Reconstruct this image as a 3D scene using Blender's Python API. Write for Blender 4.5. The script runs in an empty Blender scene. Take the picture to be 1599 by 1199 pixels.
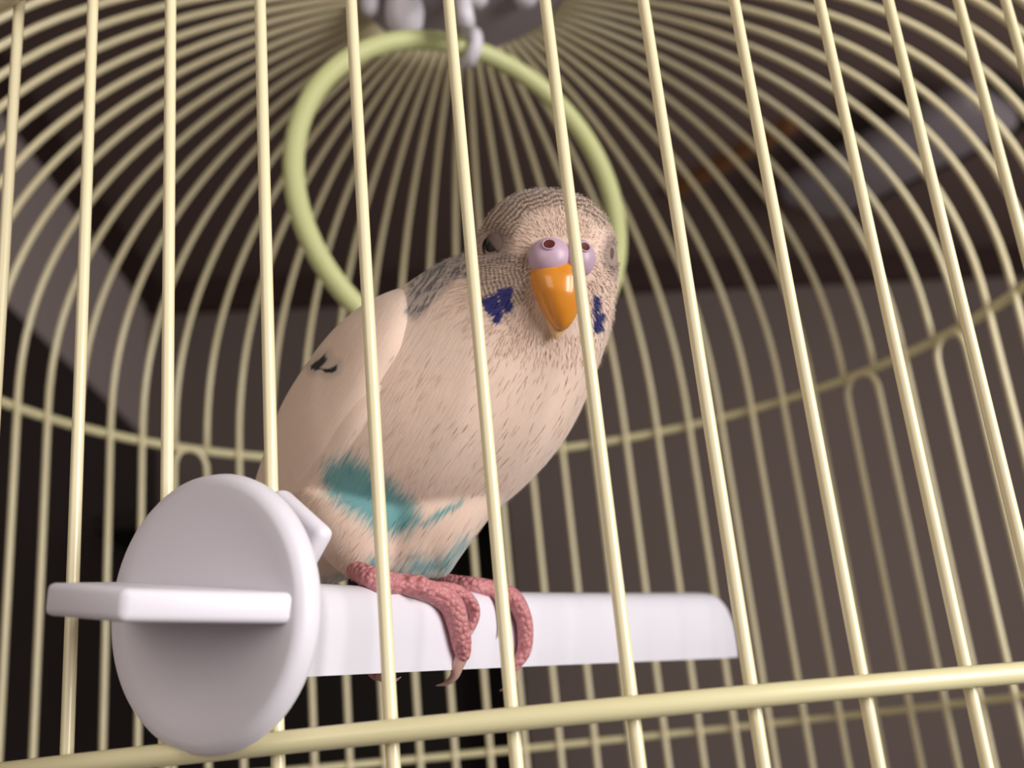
import bpy, bmesh, math, random
import numpy as np
from mathutils import Vector, Matrix
from mathutils.bvhtree import BVHTree
random.seed(4); rng = np.random.default_rng(4)
S = bpy.context.scene
COL = S.collection
PI = math.pi
RC = 0.165                       # cage radius (m)
ZE = 1.35                        # height of the camera above the floor

# ------------------------------------------------------------------ camera
FPX, PIT, ROLL, YAW, DC = 1729.6, 0.327, -0.098, 0.0093, 1.7851 * RC
cy, sy, cp, sp = math.cos(YAW), math.sin(YAW), math.cos(PIT), math.sin(PIT)
FWD = Vector((sy * cp, cy * cp, sp)); R0 = Vector((cy, -sy, 0)); U0 = R0.cross(FWD)
RGT = R0 * math.cos(ROLL) + U0 * math.sin(ROLL)
UPV = -R0 * math.sin(ROLL) + U0 * math.cos(ROLL)
CAM = Vector((0, -DC, ZE))
cd = bpy.data.cameras.new('camera'); cam = bpy.data.objects.new('camera', cd); COL.objects.link(cam)
cam.matrix_world = Matrix(((RGT.x, UPV.x, -FWD.x, CAM.x), (RGT.y, UPV.y, -FWD.y, CAM.y), (RGT.z, UPV.z, -FWD.z, CAM.z), (0, 0, 0, 1)))
cd.sensor_width = 36; cd.lens = 36 * FPX / 1599; cd.clip_start = .01; cd.clip_end = 30
cd.dof.use_dof = True; cd.dof.focus_distance = .146; cd.dof.aperture_fstop = 24
S.camera = cam
def ray(px, py): return FWD + RGT * ((px - 800) / FPX) + UPV * ((600 - py) / FPX)
def dep(px, py, d): return CAM + ray(px, py) * d          # point seen at a pixel of the photo, d metres deep
def at(px, py, Y): r = ray(px, py); return CAM + r * ((Y - CAM.y) / r.y)

# ------------------------------------------------------------------ light
w = bpy.data.worlds.new('world'); S.world = w; w.use_nodes = True
w.node_tree.nodes['Background'].inputs[0].default_value = (.90, .82, .84, 1)
w.node_tree.nodes['Background'].inputs[1].default_value = .085
def area(name, loc, target, sx, sz, power, col):
    l = bpy.data.lights.new(name, 'AREA'); l.shape = 'RECTANGLE'; l.size = sx; l.size_y = sz; l.energy = power; l.color = col
    o = bpy.data.objects.new(name, l); COL.objects.link(o); o.location = loc
    o.rotation_euler = (Vector(target) - Vector(loc)).to_track_quat('-Z', 'Y').to_euler(); return o
area('window_light', (.57, -.54, ZE + .12), (0, -.12, ZE + .03), .32, .44, 7.0, (1, .97, .93))
area('front_fill_light', (-.45, -.95, ZE + .28), (0, -.1, ZE + .03), .5, .5, 2.3, (1, .90, .78))  # added fill from front left, lifts the perch disc and the cage front
area('wall_fill_light', (1.25, .70, ZE + .35), (.95, 1.9, ZE + .05), .7, .7, 6.0, (1, .93, .90))  # unseen fill added to brighten the back wall, turned away from the cage
S.view_settings.view_transform = 'Standard'; S.view_settings.look = 'None'; S.view_settings.gamma = 1
S.view_settings.exposure = 0.0; S.view_settings.use_curve_mapping = False

# ------------------------------------------------------------------ helpers
def link_obj(name, me, mat=None, parent=None, smooth=True):
    o = bpy.data.objects.new(name, me); COL.objects.link(o)
    if mat: me.materials.append(mat)
    if smooth: me.polygons.foreach_set('use_smooth', [True] * len(me.polygons))
    if parent: o.parent = parent; o.matrix_parent_inverse = parent.matrix_world.inverted()
    return o
def empty(name, loc, label, cat, group=None):
    o = bpy.data.objects.new(name, None); COL.objects.link(o); o.location = loc; o.empty_display_size = .01
    o.matrix_world = Matrix.Translation(Vector(loc))
    o['label'] = label; o['category'] = cat
    if group: o['group'] = group
    return o
def mesh(name, V, F, mat=None, parent=None, smooth=True):
    me = bpy.data.meshes.new(name); me.from_pydata([tuple(v) for v in V], [], F); me.update()
    return link_obj(name, me, mat, parent, smooth)
def bm_mesh(name, bm, mat=None, parent=None, smooth=True):
    bmesh.ops.recalc_face_normals(bm, faces=bm.faces)
    me = bpy.data.meshes.new(name); bm.to_mesh(me); bm.free(); return link_obj(name, me, mat, parent, smooth)
def crom(P, n):
    """Catmull-Rom through rows of P, n samples per span"""
    P = np.asarray(P, float); m = len(P); out = []
    for i in range(m - 1):
        p0 = P[max(i - 1, 0)]; p1 = P[i]; p2 = P[i + 1]; p3 = P[min(i + 2, m - 1)]
        for j in range(n):
            t = j / n
            out.append(.5 * (2 * p1 + (p2 - p0) * t + (2 * p0 - 5 * p1 + 4 * p2 - p3) * t * t + (3 * p1 - p0 - 3 * p2 + p3) * t ** 3))
    out.append(P[-1]); return np.array(out)
def tube_data(pts, rad, seg=10, closed=False, flat=1.0, caps=True):
    pts = [Vector(p) for p in pts]; n = len(pts)
    if not hasattr(rad, '__len__'): rad = [rad] * n
    V = []; F = []; prev = None
    for i in range(n):
        if closed: t = pts[(i + 1) % n] - pts[i - 1]
        else: t = pts[min(i + 1, n - 1)] - pts[max(i - 1, 0)]
        t.normalize()
        if prev is None:
            a = Vector((0, 0, 1)) if abs(t.z) < .9 else Vector((1, 0, 0)); u = t.cross(a).normalized()
        else: u = (prev - t * prev.dot(t)).normalized()
        prev = u; v = t.cross(u)
        for k in range(seg):
            a = 2 * PI * k / seg; V.append(pts[i] + u * (rad[i] * math.cos(a)) + v * (rad[i] * flat * math.sin(a)))
    for i in range(n if closed else n - 1):
        j = (i + 1) % n
        for k in range(seg): k2 = (k + 1) % seg; F.append((i * seg + k, i * seg + k2, j * seg + k2, j * seg + k))
    if not closed and caps: F.append(tuple(range(seg))[::-1]); F.append(tuple((n - 1) * seg + k for k in range(seg)))
    return V, F
def tube(name, pts, rad, mat, parent=None, seg=10, closed=False, flat=1.0):
    V, F = tube_data(pts, rad, seg, closed, flat); return mesh(name, V, F, mat, parent)
def lathe(name, prof, M, mat, parent=None, seg=64):
    """profile [(r, h)] about local z, placed by matrix M"""
    V = []; F = []; n = len(prof)
    for r, h in prof:
        for k in range(seg): a = 2 * PI * k / seg; V.append(M @ Vector((r * math.cos(a), r * math.sin(a), h)))
    for i in range(n - 1):
        for k in range(seg): k2 = (k + 1) % seg; F.append((i * seg + k, i * seg + k2, (i + 1) * seg + k2, (i + 1) * seg + k))
    F.append(tuple(range(seg))[::-1]); F.append(tuple((n - 1) * seg + k for k in range(seg)))
    return mesh(name, V, F, mat, parent)
def box(name, M, sx, sy_, sz, mat, parent=None, bev=0, kind=None, seg=3):
    bm = bmesh.new(); bmesh.ops.create_cube(bm, size=1)
    for v in bm.verts: v.co = Vector((v.co.x * sx, v.co.y * sy_, v.co.z * sz))
    if bev: bmesh.ops.bevel(bm, geom=bm.edges[:], offset=bev, segments=seg, profile=.5, affect='EDGES')
    bm.transform(M); o = bm_mesh(name, bm, mat, parent, smooth=bool(bev))
    if kind: o['kind'] = kind
    return o
def prism(name, poly, hz, M, mat, parent=None, bev=0):
    bm = bmesh.new(); vs = [bm.verts.new((x, y, -hz)) for x, y in poly]; f = bm.faces.new(vs)
    r = bmesh.ops.extrude_face_region(bm, geom=[f])
    for v in r['geom']:
        if isinstance(v, bmesh.types.BMVert): v.co.z = hz
    if bev: bmesh.ops.bevel(bm, geom=bm.edges[:], offset=bev, segments=3, profile=.5, affect='EDGES')
    bm.transform(M); return bm_mesh(name, bm, mat, parent)
def frame(o, x, y, z): return Matrix(((x.x, y.x, z.x, o.x), (x.y, y.y, z.y, o.y), (x.z, y.z, z.z, o.z), (0, 0, 0, 1)))

# ------------------------------------------------------------------ materials
class NT:
    def __init__(s, name):
        s.m = bpy.data.materials.new(name); s.m.use_nodes = True; s.t = s.m.node_tree; s.b = s.t.nodes['Principled BSDF']
    def n(s, typ, **kw):
        x = s.t.nodes.new(typ)
        for k, v in kw.items():
            if k.startswith('i_'): x.inputs[int(k[2:]) if k[2:].isdigit() else k[2:]].default_value = v
            else: setattr(x, k, v)
        return x
    def l(s, a, b): s.t.links.new(a, b)
    def math(s, op, a, b=0.0, c=0.0, clamp=False):
        x = s.t.nodes.new('ShaderNodeMath'); x.operation = op; x.use_clamp = clamp
        for i, v in enumerate((a, b, c)):
            if isinstance(v, (int, float)): x.inputs[i].default_value = v
            else: s.l(v, x.inputs[i])
        return x.outputs[0]
    def mix(s, f, a, b):
        x = s.t.nodes.new('ShaderNodeMix'); x.data_type = 'RGBA'
        for sock, v in ((x.inputs[0], f), (x.inputs[6], a), (x.inputs[7], b)):
            if isinstance(v, (int, float)): sock.default_value = v
            elif isinstance(v, tuple): sock.default_value = v + (1,) if len(v) == 3 else v
            else: s.l(v, sock)
        return x.outputs[2]
    def noise(s, vec, scale, detail=3, rough=.5):
        x = s.t.nodes.new('ShaderNodeTexNoise'); x.inputs['Scale'].default_value = scale; x.inputs['Detail'].default_value = detail; x.inputs['Roughness'].default_value = rough
        if vec is not None: s.l(vec, x.inputs['Vector'])
        return x.outputs[0]
    def bump(s, h, strength, dist):
        x = s.t.nodes.new('ShaderNodeBump'); x.inputs['Strength'].default_value = strength; x.inputs['Distance'].default_value = dist
        s.l(h, x.inputs['Height']); s.l(x.outputs[0], s.b.inputs['Normal'])
    def set(s, **kw):
        for k, v in kw.items():
            k = k.replace('_', ' ')
            s.b.inputs[k].default_value = v + (1,) if isinstance(v, tuple) and len(v) == 3 and 'Radius' not in k else v
        return s
def geo_pos(t): return t.n('ShaderNodeTexCoord').outputs['Object']
def simple(name, c1, c2, scale, rough, bump=0, dist=.0002, **kw):
    t = NT(name); t.set(Roughness=rough, **kw); p = geo_pos(t)
    nz = t.noise(p, scale, 4); t.l(t.mix(nz, c1, c2), t.b.inputs['Base Color'])
    if bump: t.bump(t.noise(p, scale * 3, 3), bump, dist)
    return t.m
M_wire = simple('cream_enamel', (.80, .70, .44), (.88, .79, .54), 60, .33, .25, .0002, Coat_Weight=.3)
M_ring = simple('horizontal_ring_enamel', (.74, .67, .40), (.80, .73, .46), 60, .33, .2, .0002)
M_white = simple('white_plastic', (.76, .72, .80), (.82, .78, .86), 40, .42, .05, .0001, Subsurface_Weight=.12, Subsurface_Radius=(.004, .003, .003))
M_perch = simple('perch_plastic', (.80, .77, .86), (.86, .83, .92), 60, .4, .08, .0001, Subsurface_Weight=.12, Subsurface_Radius=(.004, .003, .003))
M_green = simple('lime_plastic', (.58, .60, .28), (.66, .67, .34), 30, .45, Subsurface_Weight=.08, Subsurface_Radius=(.003, .003, .001))
M_cap = simple('grey_plastic', (.40, .35, .40), (.46, .40, .45), 30, .5)
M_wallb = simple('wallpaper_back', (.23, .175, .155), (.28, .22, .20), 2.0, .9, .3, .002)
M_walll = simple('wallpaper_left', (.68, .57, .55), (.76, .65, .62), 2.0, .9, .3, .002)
M_ceil = simple('ceiling_boards', (.18, .12, .105), (.24, .165, .145), 1.2, .8)
M_trim = simple('dark_wood_trim', (.05, .024, .02), (.075, .038, .032), 8, .7)
M_cab = simple('dark_wood', (.016, .010, .008), (.030, .018, .013), 6, .65)
M_floor = simple('wood_floor', (.12, .08, .05), (.18, .12, .08), 4, .5)

# ------------------------------------------------------------------ room
I4 = Matrix.Identity(4)
def T(x, y, z): return Matrix.Translation(Vector((x, y, z)))
YB = 1.9
cor = at(232, 447, YB)                       # where ceiling, left wall and back wall meet
ce2 = at(1560, 392, YB)
ZC = cor.z
# back wall turned slightly so that its top edge runs as in the photo
r2 = ray(1560, 392); k2 = (ZC - CAM.z) / r2.z; e2 = CAM + r2 * k2
bd = (e2 - cor); bd.z = 0; bl = bd.normalized(); bn = Vector((-bl.y, bl.x, 0))
MB = frame(cor, bl, bn, Vector((0, 0, 1)))
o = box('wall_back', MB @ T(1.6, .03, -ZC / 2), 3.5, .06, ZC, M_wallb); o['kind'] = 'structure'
r3 = ray(5, 122); k3 = (ZC - CAM.z) / r3.z; e3 = CAM + r3 * k3
ld = (e3 - cor); ld.z = 0; ll = ld.normalized(); ln = Vector((-ll.y, ll.x, 0))
ML = frame(cor, ll, ln, Vector((0, 0, 1)))
sgn = -1 if (ln.x > 0) else 1
LWT = -sgn * 1
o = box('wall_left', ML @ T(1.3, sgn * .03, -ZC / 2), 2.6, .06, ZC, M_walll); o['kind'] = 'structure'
o = box('ceiling', T(.6, .9, ZC + .03), 4.6, 4.4, .06, M_ceil); o['kind'] = 'structure'
o = box('floor', T(.6, .9, -.03), 4.6, 4.4, .06, M_floor); o['kind'] = 'structure'
o = box('trim_1', MB @ T(1.6, -.012, -.035), 3.4, .024, .07, M_trim); o['kind'] = 'structure'
o = box('trim_2', ML @ T(1.25, -sgn * .012, -.03), 2.5, .024, .06, M_trim); o['kind'] = 'structure'

# tall dark sliding door on the left wall
def on_left(px, py):
    r = ray(px, py); t = (cor - CAM).dot(ln) / r.dot(ln); return CAM + r * t
dl = on_left(200, 690); hd_ = dl.z
M_door = simple('dark_door', (.050, .036, .033), (.07, .05, .046), 5, .6)
o = box('door_1', ML @ T(1.1, -sgn * .02, hd_ / 2 - ZC), 2.1, .04, hd_, M_door, bev=.003); o['kind'] = 'structure'
# cabinet below the cage's back, standing before the back wall
cb = at(100, 812, YB - .42); cbr = at(822, 1130, YB - .42)
CABW = 2.1; CABH = cb.z; CX1 = cbr.x; CX0 = CX1 - 1.75
cab = empty('open_cabinet', ((CX0 + CX1) / 2, YB - .22, 0), 'dark brown open cabinet against the back wall, blurred behind the cage at lower left', 'cabinet')
wd = CX1 - CX0; cxm = (CX0 + CX1) / 2; yc = YB - .24
box('side_panel', T(CX0 + .012, yc, CABH / 2), .024, .36, CABH, M_cab, cab, .002)
box('side_panel', T(CX1 - .012, yc, CABH / 2), .024, .36, CABH, M_cab, cab, .002)
box('back_panel', T(cxm, yc + .17, CABH / 2), wd - .05, .015, CABH - .02, M_cab, cab)
box('top_panel', T(cxm, yc, CABH - .012), wd - .048, .36, .024, M_cab, cab, .002)
for z in (.02, .38, .74, 1.10): box('shelf', T(cxm, yc - .002, z), wd - .05, .33, .02, M_cab, cab, .002)
M_purple = simple('purple_fabric', (.10, .004, .07), (.15, .006, .10), 20, .8)
pp = at(750, 1105, yc - .05)
pb = box('storage_box', T(pp.x, yc - .05, 1.10 + .01 + .06), .17, .16, .12, M_purple, None, .012)
pb['label'] = 'small dark purple box on a shelf of the dark cabinet, under the perch'; pb['category'] = 'box'

# unlit ceiling lamp, upper right
M_wood = simple('orange_wood', (.26, .11, .04), (.36, .16, .06), 12, .55)
M_diff = simple('grey_diffuser', (.26, .22, .24), (.42, .37, .40), 5, .45)
M_dark = simple('near_black', (.012, .01, .009), (.02, .017, .015), 6, .8)
def on_ceiling(px, py, z): r = ray(px, py); return CAM + r * ((z - CAM.z) / r.z)
la = on_ceiling(1075, 292, ZC - .10); lb = on_ceiling(1235, 200, ZC - .10)
lx = (lb - la); lx.z = 0; lx.normalize(); ly = Vector((-lx.y, lx.x, 0))
lamp = empty('ceiling_lamp', la, 'unlit ceiling lamp with pale grey diffuser and a flat dark plate beside it, blurred at upper right', 'lamp')
lc = on_ceiling(1395, 250, ZC - .10)
MLm = frame(Vector((lc.x, lc.y, ZC - .06)), lx, ly, Vector((0, 0, 1)))

# ------------------------------------------------------------------ cage
NW = 75; DLT = 2 * PI / NW; PHI0 = -.0140
H1 = .0267; H2 = .7550; HC = 1.42; RCAP = .20; BD = .70
RW = .00082; RWB = .00112
OFF = {-5: -.009, 0: -.0005, -2: .0025, 1: -.0025, 2: -.0015, 3: -.002, 5: -.0055, 6: .005}
def h2(a): return .757 - .030 * max(0, math.cos(a))
def cagept(a, r, z): return Vector((r * RC * math.sin(a), -r * RC * math.cos(a), ZE + z * RC))
ZLOW = -.95
cage = empty('birdcage', (0, 0, ZE + ZLOW * RC), 'large round domed birdcage of cream enamelled wire filling the picture', 'birdcage')
def dome_pts(a, n=26):
    out = []; z0 = h2(a); ee = .86; tmax = math.acos(RCAP ** (1 / ee))
    for i in range(n + 1):
        t = tmax * i / n; out.append(cagept(a, math.cos(t) ** ee, z0 + (HC - z0) * (math.sin(t) / math.sin(tmax)) ** ee))
    return out
ARCH = {23: 24, 26: 27, 47: 48}
proto = None
V, F = None, None
for k in range(NW):
    a = PHI0 + k * DLT
    kk = k if k <= 37 else k - NW
    a += OFF.get(kk, 0)
    if k in ARCH or (k - 1) in ARCH:                     # the dome wire ends on the ring here
        tube('dome_wire', dome_pts(a), RWB, M_wire, cage, 8)
        continue
    if proto is None:
        pts = [cagept(0, 1, ZLOW + (h2(0) - ZLOW) * i / 10) for i in range(10)] + dome_pts(0)
        V, F = tube_data([p - Vector((0, 0, ZE + ZLOW * RC)) for p in pts], RW, 10)
        proto = bpy.data.meshes.new('wire'); proto.from_pydata([tuple(v) for v in V], [], F); proto.materials.append(M_wire)
        proto.polygons.foreach_set('use_smooth', [True] * len(proto.polygons))
        V, F = tube_data([p - Vector((0, 0, ZE + ZLOW * RC)) for p in [cagept(0, 1, ZLOW + (.757 - ZLOW) * i / 10) for i in range(10)] + dome_pts(PI)[:0] + [Vector((0, p.y * -1, p.z)) for p in dome_pts(PI)]], RWB, 10)
        proto_b = bpy.data.meshes.new('wire'); proto_b.from_pydata([tuple(v) for v in V], [], F); proto_b.materials.append(M_wire)
        proto_b.polygons.foreach_set('use_smooth', [True] * len(proto_b.polygons))
    o = bpy.data.objects.new('wire', proto if abs(kk) < 10 else proto_b); COL.objects.link(o); o.parent = cage; o.rotation_euler.z = a
for k, k1 in ARCH.items():
    a0 = PHI0 + k * DLT; a1 = PHI0 + k1 * DLT; am = (a0 + a1) / 2; z0 = h2(am)
    pts = [cagept(a0, 1, ZLOW + (z0 - .06 - ZLOW) * i / 8) for i in range(9)]
    for i in range(1, 12):
        t = PI * i / 12; pts.append(cagept(am - (a1 - a0) / 2 * math.cos(t), 1.0, z0 - .06 + .055 * math.sin(t) ** .8))
    pts += [cagept(a1, 1, ZLOW + (z0 - .06 - ZLOW) * i / 8) for i in range(8, -1, -1)]
    tube('arched_wire', pts, RWB, M_wire, cage, 8)
RR1 = 1 + (RW + .0012) / RC * .92
def hoop(h, r, rad, n=160):
    return tube('horizontal_ring', [cagept(2 * PI * i / n, r, h(2 * PI * i / n)) for i in range(n)], rad, M_ring, cage, 12, True)
hoop(lambda a: H1, RR1, .0013)
hoop(h2, 1 + (RWB + .0016) / RC * .92, .0017)
hoop(lambda a: ZLOW + .02, RR1, .0013)
tray = lathe('base_tray', [(RC * .5, 0), (RC * 1.06, 0), (RC * 1.09, .004), (RC * 1.10, .05), (RC * 1.08, .05), (RC * 1.06, .008), (RC * .5, .006)],
             T(0, 0, ZE + ZLOW * RC - .03), M_white, cage, 64)
MC = T(0, 0, ZE + HC * RC)
cap = lathe('top_cap', [(.002, -.0005), (RC * .19, -.0005), (RC * .212, .0005), (RC * .218, .003), (RC * .20, .007), (RC * .12, .012), (.002, .014)], MC, M_cap, cage, 48)

# fittings under the cap
def blob(name, c, r, mat, parent, sc=(1, 1, 1), seg=24):
    bm = bmesh.new(); bmesh.ops.create_uvsphere(bm, u_segments=seg, v_segments=seg // 2, radius=r)
    bm.transform(Matrix.Translation(Vector(c)) @ Matrix.Diagonal((*sc, 1))); return bm_mesh(name, bm, mat, parent)
zc = ZE + HC * RC
def capd(px, py, drop): r = ray(px, py); return CAM + r * ((zc - drop - CAM.z) / r.z)
q = capd(632, 22, .010)
lathe('cap_knob', [(.0035, .0095), (.0055, .006), (.0062, 0), (.0056, -.004), (.004, -.007), (.0015, -.0085)], T(*q), M_white, cap, 24)
q2 = capd(578, 8, .004); lathe('cap_stud', [(.003, .004), (.0034, 0), (.0026, -.003), (.001, -.0042)], T(*q2), M_white, cap, 20)
q3 = capd(822, -2, .003); lathe('cap_stud', [(.0035, .004), (.004, 0), (.003, -.002), (.001, -.003)], T(*q3), M_white, cap, 20)
q5 = capd(742, -6, .005); lathe('cap_boss', [(.0035, .005), (.0042, 0), (.004, -.002), (.0025, -.004)], T(*q5), M_white, cap, 24)

# ------------------------------------------------------------------ swing ring
SD = .312
sc0 = dep(730, 309, SD); vd = (CAM - sc0).normalized()
e_min = (RGT * .6994 + UPV * .7148); e_min = (e_min - vd * e_min.dot(vd)).normalized()
th = math.acos(220.2 / 278.1)
nrm = vd * math.cos(th) + e_min * math.sin(th)
e_maj = nrm.cross(vd).normalized(); e3v = nrm.cross(e_maj).normalized()
SR = 278.1 / FPX * SD
swing = empty('swing_ring', sc0, 'lime green plastic swing ring hanging from the cage top behind the bird', 'swing')
tube('ring', [sc0 + e_maj * SR * math.cos(2 * PI * i / 96) + e3v * SR * math.sin(2 * PI * i / 96) for i in range(96)], .00285, M_green, swing, 18, True)
def pxy(p):
    d = p - CAM; f = d.dot(FWD); return Vector((800 + FPX * d.dot(RGT) / f, 600 - FPX * d.dot(UPV) / f))
hp = Vector((738, 66))
# hanger: a collar round the ring and a stem up to the cap
best = min(range(360), key=lambda i: (pxy(sc0 + e_maj * SR * math.cos(math.radians(i)) + e3v * SR * math.sin(math.radians(i))) - hp).length)
ba = math.radians(best); rp = sc0 + e_maj * SR * math.cos(ba) + e3v * SR * math.sin(ba)
tg = (e3v * math.cos(ba) - e_maj * math.sin(ba)).normalized()
rad_o = (rp - sc0).normalized(); sid = tg.cross(rad_o)
hk = tube('hanger_hook', [rp + (rad_o * math.cos(x) + sid * math.sin(x)) * .0042 for x in [2 * PI * i / 28 for i in range(28)]], .0021, M_white, swing, 14, True, 1.0)
stp = dep(727, 24, SD * .985); top = Vector((rp.x - .002, rp.y, zc))
tube('hanger_stem', crom([rp + rad_o * .0042, rp * .5 + stp * .5 + rad_o * .002, stp, stp * .4 + top * .6, top], 5), [.0022] * 8 + [.0024] * 5 + [.0026] * 8, M_white, swing, 12)

# ------------------------------------------------------------------ perch
pc = at(318, 955, -.1655 * math.cos(.223) - .0045)       # centre of the outer disc
PA = math.radians(31)
tipr = ray(1117, 975)
lat = (pc - CAM)
# horizontal direction of the perch; tip lies on the ray through the photo's tip
dh = Vector((math.sin(PA), math.cos(PA), 0))
A2 = np.array([[dh.x, -tipr.x], [dh.y, -tipr.y]]); sol = np.linalg.solve(A2, [-(lat.x), -(lat.y)])
tip = CAM + tipr * sol[1]
root = pc - Vector((0, 0, .0019)); pd = (tip - root); PL = pd.length; pd.normalize()
pn = pd.cross(Vector((0, 0, 1))).normalized()            # side that faces the camera
pu = pn.cross(pd).normalized()
perch = empty('perch', pc, 'white plastic perch with round outer disc, clipped through the front wires', 'perch')
TW = math.radians(11.5)
pn, pu = pn * math.cos(TW) - pu * math.sin(TW), pu * math.cos(TW) + pn * math.sin(TW)
MP = frame(pc, pn, pu, pd); MPB = frame(root, pn, pu, pd)                               # local: x side, y up, z along
RD = 435 / FPX * (pc - CAM).dot(FWD) / 2
lathe('outer_disc', [(.001, -.0006), (RD * .80, -.0006), (RD * .90, -.0007), (RD * .95, -.0005), (RD * .985, .0002), (RD, .0013), (RD * .99, .0022), (RD * .95, .0026), (.001, .0026)],
      MP, M_white, perch, 96)
p_, tt = .0162, .00172
prism('thumb_grip', [(-RD * .90, .001), (-RD * .42, -p_), (RD * .36, -p_), (RD * .93, .001)], tt,
      MP @ Matrix.Rotation(math.radians(-1.0), 4, 'X') @ Matrix(((1, 0, 0, 0), (0, 0, 1, .0011), (0, 1, 0, 0), (0, 0, 0, 1))), M_white, perch, .0008)
# clamp behind the wires
box('clamp_lug', MP @ T(RD * .33, RD * .62, .0082) @ Matrix.Rotation(math.radians(-32), 4, 'Z'), RD * .62, RD * .38, .0028, M_white, perch, .0011)
box('clamp_lug', MP @ T(-RD * .40, RD * .30, .0082), RD * .5, RD * .46, .0030, M_white, perch, .0011)
# the perch bar: D section, flat underneath, flared and rounded at the free end
def psec(hw, top_, bot, n=22):
    out = [(-hw, bot)]
    for i in range(n + 1):
        t = PI - PI * i / n; out.append((hw * abs(math.cos(t)) ** .62 * (1 if math.cos(t) > 0 else -1), bot + (top_ - bot) * (.28 + .72 * math.sin(t) ** .7 if 0 < i < n else .28)))
    out.append((hw, bot)); return out
hp0 = .0054
st = []
for i in range(61):
    u = i / 60; z = .003 + u * (PL - .003)
    fl = 1 + .34 * max(0, (u - .35) / .65) ** 1.3 + .04 * max(0, (.3 - u) / .3)
    topz = hp0 * fl; bot = -hp0 * (1 + .30 * u)
    e = max(0, (u - .93) / .07)
    if e > 0: topz = bot + (topz - bot) * (.22 + .78 * math.sqrt(max(0, 1 - e ** 2.2)))
    st.append((z, .0050 * fl * (1 - .15 * e), topz, bot))
V = []; F = []
for z, hw, t_, b_ in st:
    s = psec(hw, t_, b_); m = len(s)
    for x, y in s: V.append(MPB @ Vector((x, y, z)))
for i in range(len(st) - 1):
    for k in range(m): k_ = (k + 1) % m; F.append((i * m + k, i * m + k_, (i + 1) * m + k_, (i + 1) * m + k))
F.append(tuple(range(m))[::-1]); F.append(tuple((len(st) - 1) * m + k for k in range(m)))
o = mesh('perch_bar', V, F, M_perch, perch)
o.modifiers.new('e', 'EDGE_SPLIT').split_angle = math.radians(50)
pbm = bmesh.new(); pbm.from_mesh(o.data); PB = BVHTree.FromBMesh(pbm); pbm.free()
def on_perch(px, py, lift):
    r = ray(px, py).normalized(); h = PB.ray_cast(CAM, r)
    return None if h[0] is None else h[0] + h[1] * lift
foot_d = (on_perch(700, 980, 0) - CAM).dot(FWD)

# ------------------------------------------------------------------ budgerigar
D0 = foot_d + .010; SP = D0 / FPX                    # 1 design unit = SP metres
def B(x, y, z): return dep(x, y, D0 - z * SP)
def loft_px(ST, n=8, seg=96, pw=1.0):
    """ST rows: Lx,Ly,Rx,Ry,b,z ; returns grid of px-space points [rows, seg, 3]"""
    P = crom(ST, n); th_ = np.linspace(0, 2 * PI, seg, endpoint=False); G = []
    for r in P:
        L = r[0:2]; Rr = r[2:4]; C = (L + Rr) / 2; a = (Rr - L) / 2
        c = np.cos(th_); s = np.sin(th_)
        x = C[0] + a[0] * c; y = C[1] + a[1] * c; z = r[5] + max(r[4], 1) * s
        G.append(np.stack([x, y, z], 1))
    return np.array(G)
def grid_mesh(G, closed_ends=True):
    n, m, _ = G.shape; V = [B(*p) for p in G.reshape(-1, 3)]; F = []
    for i in range(n - 1):
        for k in range(m): k_ = (k + 1) % m; F.append((i * m + k, i * m + k_, (i + 1) * m + k_, (i + 1) * m + k))
    F.append(tuple(range(m))[::-1]); F.append(tuple((n - 1) * m + k for k in range(m)))
    return V, F
BODY = [
 (846, 296, 862, 296, 6, 22), (815, 301, 897, 303, 45, 26), (786, 315, 925, 318, 68, 30), (765, 335, 947, 342, 84, 34),
 (749, 362, 962, 376, 96, 38), (738, 388, 966, 415, 104, 38), (716, 398, 962, 462, 110, 33), (682, 413, 955, 513, 115, 26),
 (638, 441, 941, 558, 121, 18), (590, 476, 925, 600, 130, 10), (540, 524, 904, 650, 138, 6), (497, 578, 876, 697, 142, 4),
 (459, 636, 838, 742, 138, 0), (432, 697, 790, 786, 126, -8), (408, 754, 735, 823, 106, -22), (385, 812, 668, 850, 82, -42),
 (358, 872, 590, 885, 60, -66), (335, 930, 500, 925, 40, -92), (312, 985, 425, 972, 24, -120), (295, 1040, 360, 1025, 12, -150)]
THL = [(466, 765, 640, 800, 60, 48), (474, 805, 625, 835, 62, 60), (490, 850, 612, 868, 52, 70), (520, 885, 602, 893, 34, 78), (548, 906, 588, 906, 15, 82)]
THR = [(610, 800, 800, 752, 70, 10), (628, 835, 772, 800, 66, 22), (645, 862, 742, 840, 54, 34), (662, 884, 716, 876, 36, 44), (680, 898, 704, 896, 16, 50)]
MUZ = [(800, 330, 930, 330, 40, 60), (800, 372, 950, 372, 48, 86), (800, 420, 945, 425, 50, 86), (815, 480, 935, 485, 46, 74), (845, 540, 915, 540, 30, 58)]
BEL = [(560, 770, 790, 750, 60, 20), (560, 815, 765, 796, 66, 28), (574, 858, 733, 845, 52, 36), (582, 892, 706, 886, 34, 46), (590, 908, 700, 902, 18, 52)]
bm = bmesh.new()
for ST in (BODY, THL, THR, MUZ, BEL):
    V, F = grid_mesh(loft_px(ST, 6, 64)); vs = [bm.verts.new(v) for v in V]
    for f in F: bm.faces.new([vs[i] for i in f])
bmesh.ops.recalc_face_normals(bm, faces=bm.faces)
me = bpy.data.meshes.new('raw'); bm.to_mesh(me); bm.free()
tmp = bpy.data.objects.new('raw', me); COL.objects.link(tmp)
rm = tmp.modifiers.new('r', 'REMESH'); rm.mode = 'VOXEL'; rm.voxel_size = .00042
sm = tmp.modifiers.new('s', 'SMOOTH'); sm.iterations = 22; sm.factor = .5
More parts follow.
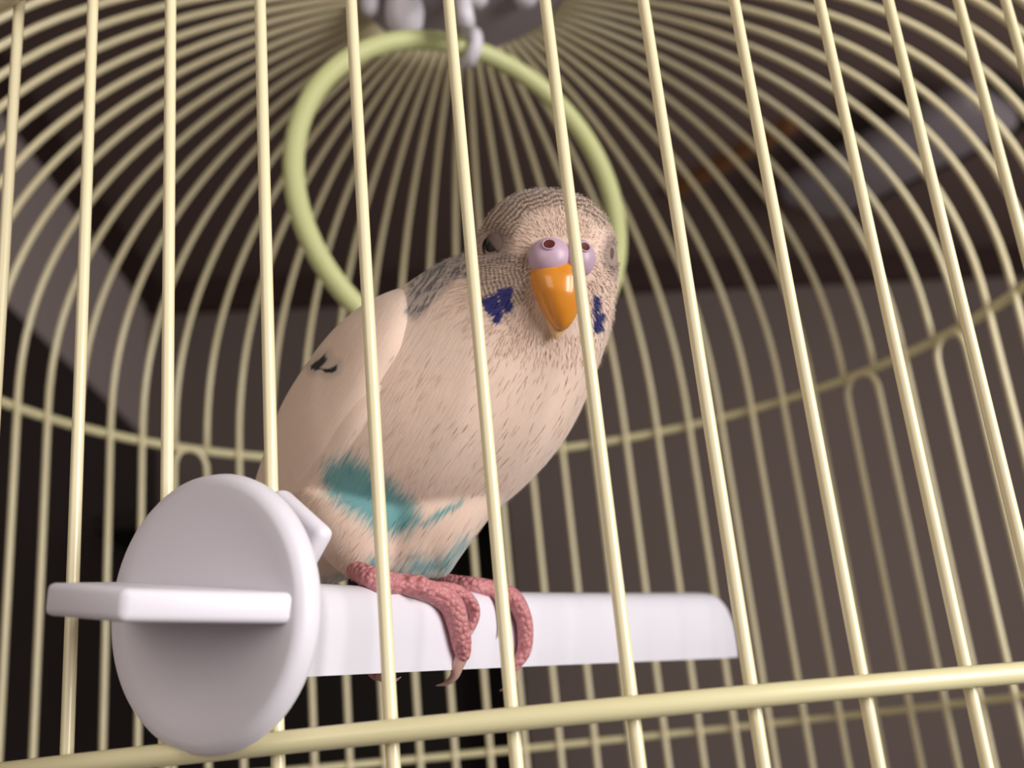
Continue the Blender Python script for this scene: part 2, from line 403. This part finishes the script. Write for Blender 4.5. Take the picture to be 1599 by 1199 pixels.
dg = bpy.context.evaluated_depsgraph_get(); dg.update()
me2 = bpy.data.meshes.new_from_object(tmp.evaluated_get(dg)); bpy.data.objects.remove(tmp)

def to_px(co):
    d = co - np.array(CAM); f = d @ np.array(FWD); x = 800 + FPX * (d @ np.array(RGT)) / f; y = 600 - FPX * (d @ np.array(UPV)) / f
    return x, y, (D0 - f) / SP
def poly_dist(x, y, poly):
    """signed distance (inside positive) to a polygon"""
    P = np.array(poly, float); n = len(P); d = np.full(x.shape, 1e9); ins = np.zeros(x.shape, bool)
    for i in range(n):
        a = P[i]; b = P[(i + 1) % n]; ab = b - a; t = np.clip(((x - a[0]) * ab[0] + (y - a[1]) * ab[1]) / (ab @ ab), 0, 1)
        d = np.minimum(d, np.hypot(x - a[0] - ab[0] * t, y - a[1] - ab[1] * t))
        c = ((a[1] > y) != (b[1] > y)) & (x < (b[0] - a[0]) * (y - a[1]) / (b[1] - a[1] + 1e-9) + a[0]); ins ^= c
    return np.where(ins, d, -d)
TEAL = [(512, 722), (545, 708), (600, 742), (640, 775), (662, 815), (640, 835), (600, 842), (560, 812), (520, 785), (500, 752)]
TEAL2 = [(655, 820), (680, 800), (725, 778), (722, 790), (690, 808), (662, 828)]
TEAL3 = [(560, 905), (578, 868), (605, 870), (610, 900)]
TEAL4 = [(620, 900), (640, 872), (690, 866), (725, 842), (735, 850), (705, 905)]
NAPE = [(742, 340), (742, 440), (715, 432), (690, 455), (672, 478), (650, 502), (632, 492), (638, 462), (640, 440), (668, 412), (700, 385)]
CHEEK = [(735, 400), (830, 395), (820, 470), (790, 500), (745, 470)]
SPOTS = [[(752, 470), (778, 458), (782, 486), (762, 492)], [(778, 452), (800, 449), (798, 476), (780, 480)], [(768, 482), (786, 478), (783, 506), (771, 506)], [(790, 474), (800, 474), (800, 486), (790, 488)],
         [(928, 462), (938, 465), (936, 496), (926, 490)], [(930, 488), (946, 492), (940, 522), (927, 520)]]
CROWN = [(742, 350), (780, 300), (860, 285), (925, 305), (965, 360), (935, 352), (905, 330), (862, 322), (822, 335), (800, 375), (770, 372)]
def attrs(me_, extra=None):
    n = len(me_.vertices); co = np.empty(n * 3); me_.vertices.foreach_get('co', co); co = co.reshape(-1, 3)
    x, y, z = to_px(co)
    front = np.clip((z + 40) / 60, 0, 1)
    def add(name, v):
        a = me_.attributes.new(name, 'FLOAT', 'POINT'); a.data.foreach_set('value', np.asarray(v, np.float32))
    # feather flow: along the body, radial from the beak on the head
    d = np.array([-.52, .855]); al = x * d[0] + y * d[1]; ac = x * d[1] - y * d[0]
    r = np.hypot(x - 880, y - 412); an = np.arctan2(y - 412, x - 880)
    head = np.clip((200 - np.hypot(x - 860, y - 400)) / 60, 0, 1)
    for nm, v3 in (('flow', np.stack([al, ac, z], 1)), ('polar', np.stack([r, an * 80, z], 1)), ('pxy', np.stack([x, y, z], 1))):
        a = me_.attributes.new(nm, 'FLOAT_VECTOR', 'POINT'); a.data.foreach_set('vector', v3.astype(np.float32).ravel())
    add('m_head', head)
    add('m_teal', np.maximum.reduce([poly_dist(x, y, p) * s for p, s in ((TEAL, 1), (TEAL2, 2.5), (TEAL3, 1.5), (TEAL4, .8))]) * front)
    add('m_nape', poly_dist(x, y, NAPE)); add('m_cheek', poly_dist(x, y, CHEEK)); add('m_crown', poly_dist(x, y, CROWN))
    add('m_blue', np.maximum.reduce([poly_dist(x, y, p) for p in SPOTS]))
    add('m_black', np.maximum.reduce([poly_dist(x, y, p) for p in ([(484, 572), (500, 560), (512, 550), (512, 562), (502, 574), (488, 582)], [(500, 576), (514, 576), (528, 566), (526, 580), (512, 586)])]))
    add('m_eye', np.minimum(np.hypot((x - 772), (y - 381) * .85), np.hypot((x - 960) * 1.6, (y - 398) * .8)))
    return x, y, z

def plumage(name, wing=False):
    t = NT(name); A = lambda n_: t.n('ShaderNodeAttribute', attribute_name=n_)
    fl = A('flow').outputs['Vector']; po = A('polar').outputs['Vector']; hd = A('m_head').outputs['Fac']
    def mapped(v, sc): m = t.n('ShaderNodeMapping'); m.inputs['Scale'].default_value = sc; t.l(v, m.inputs[0]); return m.outputs[0]
    sb = t.noise(mapped(fl, (.022, .30, .05)), 1, 3, .6); sh = t.noise(mapped(po, (.05, .40, .05)), 1, 3, .6)
    streak = t.mix(hd, sb, sh)
    s = t.n('ShaderNodeSeparateColor'); t.l(streak, s.inputs[0]); st_ = s.outputs[0]
    stc = t.math('SUBTRACT', st_, .5)
    big = t.noise(mapped(fl, (.012, .018, .012)), 1, 3, .5)
    base = t.mix(big, (.77, .565, .455), (.85, .67, .58))
    base = t.mix(t.math('MULTIPLY', t.math('ABSOLUTE', stc), 1.6, clamp=True), base, (.66, .50, .43))
    def mask(nm, lo, hi, k):          # distance + streak noise -> 0..1
        v = t.math('ADD', A(nm).outputs['Fac'], t.math('MULTIPLY', stc, k)); mr = t.n('ShaderNodeMapRange'); mr.interpolation_type = 'SMOOTHSTEP'
        t.l(v, mr.inputs[0]); mr.inputs[1].default_value = lo; mr.inputs[2].default_value = hi; return mr.outputs[0]
    teal = t.mix(big, (.035, .25, .29), (.09, .36, .38))
    base = t.mix(t.math('MULTIPLY', mask('m_teal', -16, 20, 60), .88), base, teal)
    # bars on crown, cheek and nape
    sepp = t.n('ShaderNodeSeparateXYZ'); t.l(po, sepp.inputs[0]); rr = sepp.outputs[0]
    wob = t.noise(mapped(po, (.01, .05, .02)), 1, 2); wv = t.math('SINE', t.math('ADD', t.math('MULTIPLY', rr, .92), t.math('MULTIPLY', wob, 14.0)))
    brk = t.noise(mapped(po, (.25, .09, .05)), 1, 2)
    line = t.math('MULTIPLY', t.math('GREATER_THAN', wv, 0.15), t.math('GREATER_THAN', brk, .40))
    base = t.mix(t.math('MULTIPLY', mask('m_crown', -10, 10, 20), .45), base, (.36, .25, .19))
    base = t.mix(t.math('MULTIPLY', t.math('MULTIPLY', mask('m_crown', -4, 8, 10), line), .72), base, (.11, .07, .05))
    base = t.mix(t.math('MULTIPLY', mask('m_cheek', -10, 14, 20), .50), base, (.34, .24, .19))
    base = t.mix(t.math('MULTIPLY', t.math('MULTIPLY', mask('m_cheek', -4, 8, 10), line), .55), base, (.13, .08, .065))
    nn = t.noise(mapped(fl, (.035, .20, .05)), 1, 3, .6)
    base = t.mix(t.math('MULTIPLY', mask('m_nape', -10, 8, 20), .60), base, (.27, .25, .26))
    base = t.mix(t.math('MULTIPLY', t.math('MULTIPLY', mask('m_nape', -2, 5, 14), t.math('GREATER_THAN', nn, .52)), .75), base, (.09, .085, .10))
    base = t.mix(mask('m_blue', -3.5, 2.0, 22), base, (.035, .035, .17))
    mb = t.n('ShaderNodeMapRange'); t.l(A('m_black').outputs['Fac'], mb.inputs[0]); mb.inputs[1].default_value = -12; mb.inputs[2].default_value = 0
    if wing:
        base = t.mix(t.math('MULTIPLY', mb.outputs[0], .35), base, (.12, .15, .16)); base = t.mix(mask('m_black', -1.5, 2, 5), base, (.01, .01, .012))
    me_ = t.n('ShaderNodeMapRange'); t.l(A('m_eye').outputs['Fac'], me_.inputs[0]); me_.inputs[1].default_value = 36; me_.inputs[2].default_value = 17
    base = t.mix(t.math('MULTIPLY', me_.outputs[0], .75), base, (.19, .13, .115))
    t.l(base, t.b.inputs['Base Color']); t.set(Roughness=.85, Subsurface_Weight=.08, Subsurface_Radius=(.002, .0014, .001), Sheen_Weight=.25)
    t.b.inputs['Specular IOR Level'].default_value = .2
    fine = t.noise(mapped(fl, (.05, .9, .2)), 1, 2)
    t.bump(t.math('ADD', st_, t.math('MULTIPLY', fine, .4)), .30 if not wing else .15, .0005)
    return t.m
M_plume = plumage('white_plumage'); M_wing = plumage('wing_plumage', True)
bird = empty('budgerigar', B(640, 905, 90), 'white budgerigar with teal belly patch dozing on the white perch', 'bird')
attrs(me2); body = link_obj('body', me2, M_plume, bird)
bb = bmesh.new(); bb.from_mesh(me2); BT = BVHTree.FromBMesh(bb); bb.free()
def hit(px, py, lift=0):
    r = ray(px, py).normalized(); h = BT.ray_cast(CAM, r); return h[0] + h[1] * lift, h[1]

# wings: shells lying on the body, edge rounded
BS = crom(BODY, 1 * 12)
def wing(name, rows, back, lift0, mat, label=None, parent=bird, m=30, sgn_=1):
    """rows: (station, edge fraction, offset) ; shell between edge angle and `back` angle"""
    Rr = crom(rows, 8); V = []; F = []; outer = []; inner = []
    for s_, f, off in Rr:
        r = BS[int(round(np.clip(s_, 0, 19) * 12))] if True else None
        i0 = min(int(s_ * 12), len(BS) - 2); fr = s_ * 12 - i0; r = BS[i0] * (1 - fr) + BS[i0 + 1] * fr
        L = r[0:2]; R_ = r[2:4]; C = (L + R_) / 2; a = (R_ - L) / 2; la_ = np.hypot(*a); te = math.acos(np.clip(f, -1, 1)); 
        te = te if sgn_ > 0 else -te
        ro = []; ri = []
        for j in range(m + 1):
            u = j / m; th_ = te + (back - te) * u
            k_ = off * min(1, math.sqrt(max(0, 1 - (1 - min(1, u / .14)) ** 2)) if u < .14 else 1) * (1 if u < .85 else max(0, (1 - u) / .15)) 
            for lst, kk_ in ((ro, k_), (ri, -3.0)):
                sa = 1 + kk_ / la_; sb_ = 1 + kk_ / max(r[4], 10)
                x = C[0] + a[0] * sa * math.cos(th_); y = C[1] + a[1] * sa * math.cos(th_); z = r[5] + r[4] * sb_ * math.sin(th_)
                lst.append((x, y, z))
        outer.append(ro); inner.append(ri)
    n = len(outer); V = [B(*p) for ro in outer for p in ro] + [B(*p) for ri in inner for p in ri]; K = n * (m + 1)
    idx = lambda i, j: i * (m + 1) + j
    for i in range(n - 1):
        for j in range(m): F.append((idx(i, j), idx(i, j + 1), idx(i + 1, j + 1), idx(i + 1, j))); F.append((K + idx(i, j), K + idx(i + 1, j), K + idx(i + 1, j + 1), K + idx(i, j + 1)))
        F.append((idx(i, 0), idx(i + 1, 0), K + idx(i + 1, 0), K + idx(i, 0))); F.append((idx(i, m), K + idx(i, m), K + idx(i + 1, m), idx(i + 1, m)))
    for j in range(m): F.append((idx(0, j), K + idx(0, j), K + idx(0, j + 1), idx(0, j + 1))); F.append((idx(n - 1, j), idx(n - 1, j + 1), K + idx(n - 1, j + 1), K + idx(n - 1, j)))
    o = mesh(name, V, F, mat, parent); 
    b_ = bmesh.new(); b_.from_mesh(o.data); bmesh.ops.recalc_face_normals(b_, faces=b_.faces); b_.to_mesh(o.data); b_.free()
    attrs(o.data); return o
W = wing('wing', [(8.3, -.96, .5), (8.6, -.84, 8), (9.0, -.72, 15), (9.5, -.62, 20), (10, -.55, 22), (10.6, -.53, 22), (11.2, -.51, 21), (12, -.51, 19), (12.8, -.53, 16), (13.6, -.60, 12), (14.4, -.70, 8), (15.2, -.78, 7), (16, -.84, 6), (17, -.9, 4)],
         math.radians(255), 0, M_wing)
W2 = wing('flight_feathers', [(10.9, -.50, 1), (11.3, -.45, 10), (12, -.42, 12), (12.8, -.45, 11), (13.6, -.52, 6), (14.4, -.64, 5), (15.2, -.74, 4), (16, -.8, 3)],
          math.radians(240), 0, M_wing, parent=W)
WR = wing('wing', [(8.35, .2, 1), (9.0, .35, 7), (10, .5, 10), (11, .55, 11), (12, .55, 10), (13, .5, 9), (14.4, .5, 7), (16, .5, 4)],
          math.radians(-115), 0, M_wing, sgn_=-1)
# tail feathers, running down behind the disc
for i, (dx, ln_) in enumerate(((-14, 0), (0, 40), (14, 10), (26, -30))):
    P = crom([(345 + dx, 940, -95), (322 + dx * .8, 1000, -125), (300 + dx * .6, 1060 + ln_ * .3, -160), (285 + dx * .5, 1105 + ln_ * .3, -190)], 6)
    pts = [B(*p) for p in P]; o = tube('tail_feather', pts, [.0022 * max(.12, 1 - (j / (len(P) - 1)) ** 3) for j in range(len(P))], M_wing, bird, 10, flat=.35); attrs(o.data)

# ---- beak, cere, eyes
tb = NT('beak_horn'); tb.set(Roughness=.30, Subsurface_Weight=.25, Subsurface_Radius=(.002, .001, .0004), Coat_Weight=.4)
bz = tb.noise(geo_pos(tb), 500, 3); tb.l(tb.mix(bz, (.72, .25, .022), (.82, .34, .04)), tb.b.inputs['Base Color'])
M_beak = tb.m
M_jaw = simple('lower_beak_horn', (.66, .42, .20), (.76, .52, .28), 400, .35, Subsurface_Weight=.25, Subsurface_Radius=(.002, .001, .0005))
M_cere = simple('cere_skin', (.50, .33, .46), (.64, .47, .60), 260, .38, .12, .0002, Subsurface_Weight=.25, Subsurface_Radius=(.002, .001, .001))
M_nare = simple('nostril', (.08, .012, .008), (.13, .02, .012), 300, .6)
M_eye = simple('eye_black', (.006, .005, .005), (.012, .01, .01), 100, .12)
M_lid = simple('eyelid_skin', (.085, .052, .042), (.13, .085, .07), 900, .75, .5, .0002)
bd0, _ = hit(870, 440); zb = to_px(np.array([bd0]))[2][0]
def loft_obj(name, ST, mat, parent, n=8, seg=40):
    V, F = grid_mesh(loft_px(ST, n, seg)); return mesh(name, V, F, mat, parent)
zf = zb
loft_obj('upper_beak', [(834, 408, 908, 410, 24, zf - 8), (829, 420, 912, 424, 32, zf - 4), (828, 434, 913, 438, 36, zf - 2), (832, 452, 912, 456, 37, zf), (839, 470, 908, 474, 33, zf + 1), (847, 487, 902, 490, 27, zf + 2),
         (856, 501, 895, 503, 19, zf + 3), (864, 511, 888, 512, 11, zf + 3), (871, 516, 880, 517, 4, zf + 3)], M_beak, bird)
loft_obj('lower_beak', [(845, 470, 892, 474, 16, zf - 16), (850, 495, 890, 498, 14, zf - 12), (857, 512, 884, 514, 10, zf - 6), (862, 523, 877, 524, 6, zf - 4), (867, 531, 870, 531, 2, zf - 3)], M_jaw, bird, seg=24)
def bulb(cx, cy_, rx, ry, rz, z):
    bm = bmesh.new(); bmesh.ops.create_icosphere(bm, subdivisions=5, radius=1)
    for v in bm.verts:
        x, y, zz = v.co
        v.co = B(cx + x * rx, cy_ - y * ry, z + zz * rz)
    return bm_mesh('cere', bm, M_cere, bird)
c1 = bulb(859, 402, 34, 31, 25, zf + 3); c2 = bulb(906, 404, 24, 30, 22, zf)
for c_, x, y, s_ in ((c1, 858, 382, 1), (c2, 914, 386, .85)):
    cb_ = bmesh.new(); cb_.from_mesh(c_.data); tr = BVHTree.FromBMesh(cb_); cb_.free()
    h = tr.ray_cast(CAM, ray(x, y).normalized()); p, nr = h[0], h[1]
    if nr.dot(CAM - p) < 0: nr = -nr
    q_ = nr.to_track_quat('Z', 'Y').to_matrix().to_4x4(); MM = Matrix.Translation(p) @ q_
    lathe('nostril', [(.0002 * s_, .00001), (.00062 * s_, .00004), (.00078 * s_, .00010), (.00080 * s_, -.0003)], MM, M_nare, c_, 20)
    tube('nostril_rim', [MM @ Vector((.00090 * s_ * math.cos(2 * PI * i / 20), .00090 * s_ * math.sin(2 * PI * i / 20), .00002)) for i in range(20)], .00012, M_cere, c_, 8, True)
# eyes
for (x, y, rx, s_) in ((770, 384, 1.0, 1), (957, 398, .62, -1)):
    p, nr = hit(x, y)
    ez = (nr.normalized() + (CAM - p).normalized() * (.75 if s_ > 0 else .1)).normalized(); ex = (RGT * .62 - UPV * .78 * s_ * 1.0); ex = (ex - ez * ex.dot(ez)).normalized(); ey = ez.cross(ex)
    ME = frame(p - nr * .0010, ex, ey, ez)
    bm = bmesh.new(); bmesh.ops.create_uvsphere(bm, u_segments=32, v_segments=20, radius=.00195 * rx); bm.transform(ME @ Matrix.Diagonal((1.0, .85, .75, 1)))
    e_ = bm_mesh('eye', bm, M_eye, bird)
    for nm, lo, hi in (('upper_eyelid', -1, 110), ('lower_eyelid', -110, -52)):
        V = []; F = []; nu, nv = 24, 14
        for i in range(nu + 1):
            u = -PI / 2 + PI * i / nu
            for j in range(nv + 1):
                v = math.radians(lo + (hi - lo) * j / nv)
                rr_ = .00215 * rx
                V.append(ME @ Vector((rr_ * 1.06 * math.sin(u), rr_ * .95 * math.cos(u) * math.sin(v), rr_ * .80 * math.cos(u) * math.cos(v))))
        for i in range(nu):
            for j in range(nv): a_ = i * (nv + 1) + j; F.append((a_, a_ + 1, a_ + nv + 2, a_ + nv + 1))
        o = mesh(nm, V, F, M_lid, e_); so = o.modifiers.new('t', 'SOLIDIFY'); so.thickness = .0002

# ---- feet
def fuse(objs, vox=.00018):
    root_ = objs[0]; b = bmesh.new()
    for o in objs: b.from_mesh(o.data)
    me_ = bpy.data.meshes.new('foot'); b.to_mesh(me_); b.free(); t_ = bpy.data.objects.new('t', me_); COL.objects.link(t_)
    r_ = t_.modifiers.new('r', 'REMESH'); r_.mode = 'VOXEL'; r_.voxel_size = vox
    s_ = t_.modifiers.new('s', 'SMOOTH'); s_.iterations = 9; s_.factor = .5
    d_ = bpy.context.evaluated_depsgraph_get(); d_.update(); n_ = bpy.data.meshes.new_from_object(t_.evaluated_get(d_)); bpy.data.objects.remove(t_)
    for o in objs[1:]: bpy.data.objects.remove(o)
    n_.materials.clear(); n_.materials.append(M_foot); n_.polygons.foreach_set('use_smooth', [True] * len(n_.polygons)); root_.data = n_
tf = NT('pink_scaly_skin'); vo = tf.n('ShaderNodeTexVoronoi'); vo.inputs['Scale'].default_value = 1250; tf.l(geo_pos(tf), vo.inputs['Vector'])
tf.l(tf.mix(vo.outputs['Distance'], (.70, .31, .32), (.54, .18, .20)), tf.b.inputs['Base Color']); tf.set(Roughness=.5, Subsurface_Weight=.2, Subsurface_Radius=(.002, .0008, .0006))
tf.bump(tf.math('SUBTRACT', 1.0, vo.outputs['Distance']), .8, .0005); M_foot = tf.m
M_claw = simple('claw_horn', (.62, .33, .29), (.70, .46, .40), 500, .35)
def pp_(x, y, lift):
    """a point lifted off the perch surface where the photo shows it"""
    p = on_perch(x, y, lift)
    return p
def digit(name, pts, rad, mat, parent, n=6, seg=14, flat=.85):
    P = crom([tuple(p) for p in pts], n); r = crom([[x] for x in rad], n)[:, 0]
    r = np.maximum(r, .00008); P = [Vector(p) for p in P]
    ta = (P[0] - P[1]).normalized(); tb_ = (P[-1] - P[-2]).normalized()
    A = [P[0] + ta * r[0] * math.sin(x) for x in (1.45, 1.2, .9, .5)]; ra = [r[0] * math.cos(x) for x in (1.45, 1.2, .9, .5)]
    Z = [P[-1] + tb_ * r[-1] * math.sin(x) for x in (.5, .9, 1.2, 1.45)]; rz = [r[-1] * math.cos(x) for x in (.5, .9, 1.2, 1.45)]
    return tube(name, A + P + Z, ra + list(r) + rz, mat, parent, seg, flat=flat)
fd = (on_perch(700, 980, 0) - CAM).dot(FWD)
def foot(label, T_, toes, back, claws):
    pass
mm = .001
def dd(x, y, d): return dep(x, y, d)
def surf(x, y, lift):
    q = on_perch(x, y, lift); return q
# near foot: tarsus lies on the perch top, toes wrap down over the visible side
dA = (on_perch(600, 960, 0) - CAM).dot(FWD); dB = (on_perch(650, 960, 0) - CAM).dot(FWD); dC = (on_perch(700, 960, 0) - CAM).dot(FWD)
f1 = digit('foot', [dd(560, 893, dA + .004), dd(590, 906, dA + .002), dd(625, 913, dB + .0010), dd(655, 915, dB + .0002)], [1.7 * mm, 1.9 * mm, 1.75 * mm, 1.7 * mm], M_foot, bird)
t1 = digit('toe', [dd(640, 915, dB), surf(668, 934, .0012), surf(690, 950, .0017), surf(702, 980, .0016), surf(708, 1003, .0014), surf(711, 1019, .0013)], [1.7 * mm, 1.9 * mm, 2.0 * mm, 1.75 * mm, 1.65 * mm, 1.3 * mm], M_foot, f1)
q0 = surf(713, 1016, .0014); dq = (q0 - CAM).dot(FWD)
digit('claw', [q0, dd(715, 1040, dq + .0002), dd(710, 1056, dq + .0006), dd(698, 1067, dq + .0010), dd(682, 1071, dq + .0014)], [1.1 * mm, 1.0 * mm, .72 * mm, .42 * mm, .08 * mm], M_claw, f1)
t2 = digit('toe', [surf(668, 928, .0010), surf(700, 934, .0016), surf(722, 946, .0016), surf(731, 963, .0013), surf(728, 980, .0010)], [1.3 * mm, 1.25 * mm, 1.1 * mm, .85 * mm, .7 * mm], M_foot, f1)
digit('claw', [surf(729, 976, .0010), surf(727, 988, .0009), surf(720, 997, .0006)], [.65 * mm, .45 * mm, .1 * mm], M_claw, f1)
db = dA + .006
t3 = digit('toe', [dd(575, 915, dA + .006), dd(565, 960, dA + .0115), dd(574, 1020, dA + .0095), dd(584, 1048, dA + .005), dd(592, 1056, dA + .002)], [1.4 * mm, 1.4 * mm, 1.2 * mm, 1.0 * mm, .8 * mm], M_foot, f1)
digit('claw', [dd(592, 1056, dA + .002), dd(605, 1062, dA + .0005), dd(615, 1064, dA - .0002), dd(626, 1058, dA - .0008)], [.7 * mm, .55 * mm, .3 * mm, .06 * mm], M_claw, f1)
fuse([f1, t1, t2, t3])
# far foot
dE = (on_perch(770, 960, 0) - CAM).dot(FWD); dF = (on_perch(800, 960, 0) - CAM).dot(FWD)
f2 = digit('foot', [dd(690, 905, dE + .005), dd(715, 912, dE + .003), dd(745, 916, dE + .0018), dd(772, 921, dF - .0005)], [1.3 * mm, 1.6 * mm, 1.7 * mm, 1.7 * mm], M_foot, bird)
t4 = digit('toe', [dd(765, 921, dF - .0002), surf(790, 940, .0013), surf(804, 965, .0016), surf(809, 995, .0014), surf(807, 1020, .0012), dd(802, 1043, dF - .0018)], [1.6 * mm, 1.8 * mm, 1.6 * mm, 1.5 * mm, 1.3 * mm, .9 * mm], M_foot, f2)
digit('claw', [dd(803, 1040, dF - .0018), dd(802, 1058, dF - .0012), dd(794, 1072, dF - .0008), dd(781, 1079, dF - .0004)], [.85 * mm, .7 * mm, .4 * mm, .08 * mm], M_claw, f2)
t5 = digit('toe', [dd(760, 921, dF), surf(772, 936, .0010), surf(777, 955, .0012), surf(778, 975, .0008)], [1.2 * mm, 1.1 * mm, .8 * mm, .5 * mm], M_foot, f2)
digit('claw', [surf(778, 972, .0008), surf(777, 985, .0006), surf(775, 996, .0004)], [.45 * mm, .3 * mm, .08 * mm], M_claw, f2)

fuse([f2, t4, t5])
# lamp body and the dark plate beside it
LW, LH = .40, .17
box('diffuser', MLm @ T(0, 0, -.03), LW, LH, .06, M_diff, lamp, .025)
box('dark_plate', MLm @ T(-.02, .13, .03), .42, .16, .05, M_dark, lamp, .004)  # flat near-black plate under the ceiling, offset to one side of the diffuser
w0 = on_ceiling(1050, 306, ZC - .02); w1 = on_ceiling(1238, 200, ZC - .02); wm = (w0 + w1) / 2; wx = (w1 - w0).normalized()
o = box('trim_3', frame(Vector((wm.x, wm.y, ZC - .012)), wx, Vector((-wx.y, wx.x, 0)), Vector((0, 0, 1))), (w1 - w0).length, .024, .024, M_wood); o['kind'] = 'structure'

# ---- fine plumage: thousands of tiny barbs laid along the flow of the feathers
def fuzz(n):
    nf = len(me2.polygons); ar = np.empty(nf); me2.polygons.foreach_get('area', ar)
    ce = np.empty(nf * 3); me2.polygons.foreach_get('center', ce); ce = ce.reshape(-1, 3)
    no = np.empty(nf * 3); me2.polygons.foreach_get('normal', no); no = no.reshape(-1, 3)
    x, y, z = to_px(ce); headw = np.clip((200 - np.hypot(x - 860, y - 400)) / 60, 0, 1)
    wgt = ar * (1 + 2.2 * headw) * np.where(no @ np.array(FWD) > .55, .12, 1)
    i = rng.choice(nf, n, p=wgt / wgt.sum())
    i = i[rng.random(n) < (.05 + .95 * np.clip((215 - np.hypot(x[i] - 862, y[i] - 385)) / 120, 0, 1) ** 1.6)]; n = len(i)
    P = ce[i] + rng.normal(0, .00018, (n, 3)); N = no[i]; x, y, z = to_px(P)
    hd = np.clip((200 - np.hypot(x - 860, y - 400)) / 60, 0, 1)[:, None]
    R_ = np.array(RGT); U_ = np.array(UPV); Fw = np.array(FWD)
    bdir = -.52 * R_ - .855 * U_ + .12 * Fw
    r = np.hypot(x - 880, y - 405) + 1; hx = ((x - 880) / r)[:, None]; hy = ((y - 405) / r)[:, None]
    hdir = hx * R_ - hy * U_ + .75 * Fw
    D = bdir * (1 - hd) + hdir * hd + rng.normal(0, .10, (n, 3))
    D -= N * (D * N).sum(1)[:, None]; D /= np.linalg.norm(D, axis=1)[:, None] + 1e-9
    W_ = np.cross(N, D)
    keep = (np.minimum(np.hypot(x - 772, y - 381), np.hypot((x - 959) * 1.4, y - 398) + 7) > 23) & ~((np.abs(x - 880) < 44) & (y > 372) & (y < 435) & (z > 100)) & ~((np.abs(x - 872) < 36) & (y > 430) & (y < 520) & (z > 100))
    L = (.0009 + .0012 * (1 - hd[:, 0])) * rng.uniform(.6, 1.25, n); Wd = (.000055 + .00001 * (1 - hd[:, 0])) * rng.uniform(.6, 1.3, n)
    P = P[keep]; N = N[keep]; D = D[keep]; W_ = W_[keep]; L = L[keep][:, None]; Wd = Wd[keep][:, None]; k = len(P); hdk = hd[keep][:, 0]
    lift = (rng.uniform(.012, .055, k) * np.where(hdk > .3, 1, .45))[:, None]
    a0 = P - N * .00006; cv = (1 / (.012 + .008 * (1 - hdk)))[:, None] * L * L * .5
    m0 = P + D * L * .5 + N * (L * lift * .7 - cv * .25); t0 = P + D * L + N * (L * lift * .75 - cv)
    V = np.stack([a0 - W_ * Wd * .5, a0 + W_ * Wd * .5, m0 + W_ * Wd, m0 - W_ * Wd, t0], 1).reshape(-1, 3)
    b = (np.arange(k) * 5)[:, None]
    quads = b + np.array([[3, 2, 1, 0]]); tris = b + np.array([[4, 2, 3]])
    me = bpy.data.meshes.new('fine_plumage'); me.vertices.add(len(V)); me.vertices.foreach_set('co', V.ravel())
    me.loops.add(k * 7); me.polygons.add(k * 2)
    me.loops.foreach_set('vertex_index', np.concatenate([quads, tris], 1).ravel().astype(np.int32))
    st_ = np.stack([np.arange(k) * 7, np.arange(k) * 7 + 4], 1).ravel(); me.polygons.foreach_set('loop_start', st_.astype(np.int32))
    me.update(calc_edges=True); me.validate()
    me.polygons.foreach_set('use_smooth', [True] * len(me.polygons)); me.normals_split_custom_set_from_vertices(np.repeat(N, 5, axis=0).tolist())
    attrs(me); o = link_obj('fine_plumage', me, M_plume, bird); o['kind'] = 'stuff'; return k
fuzz(90000)
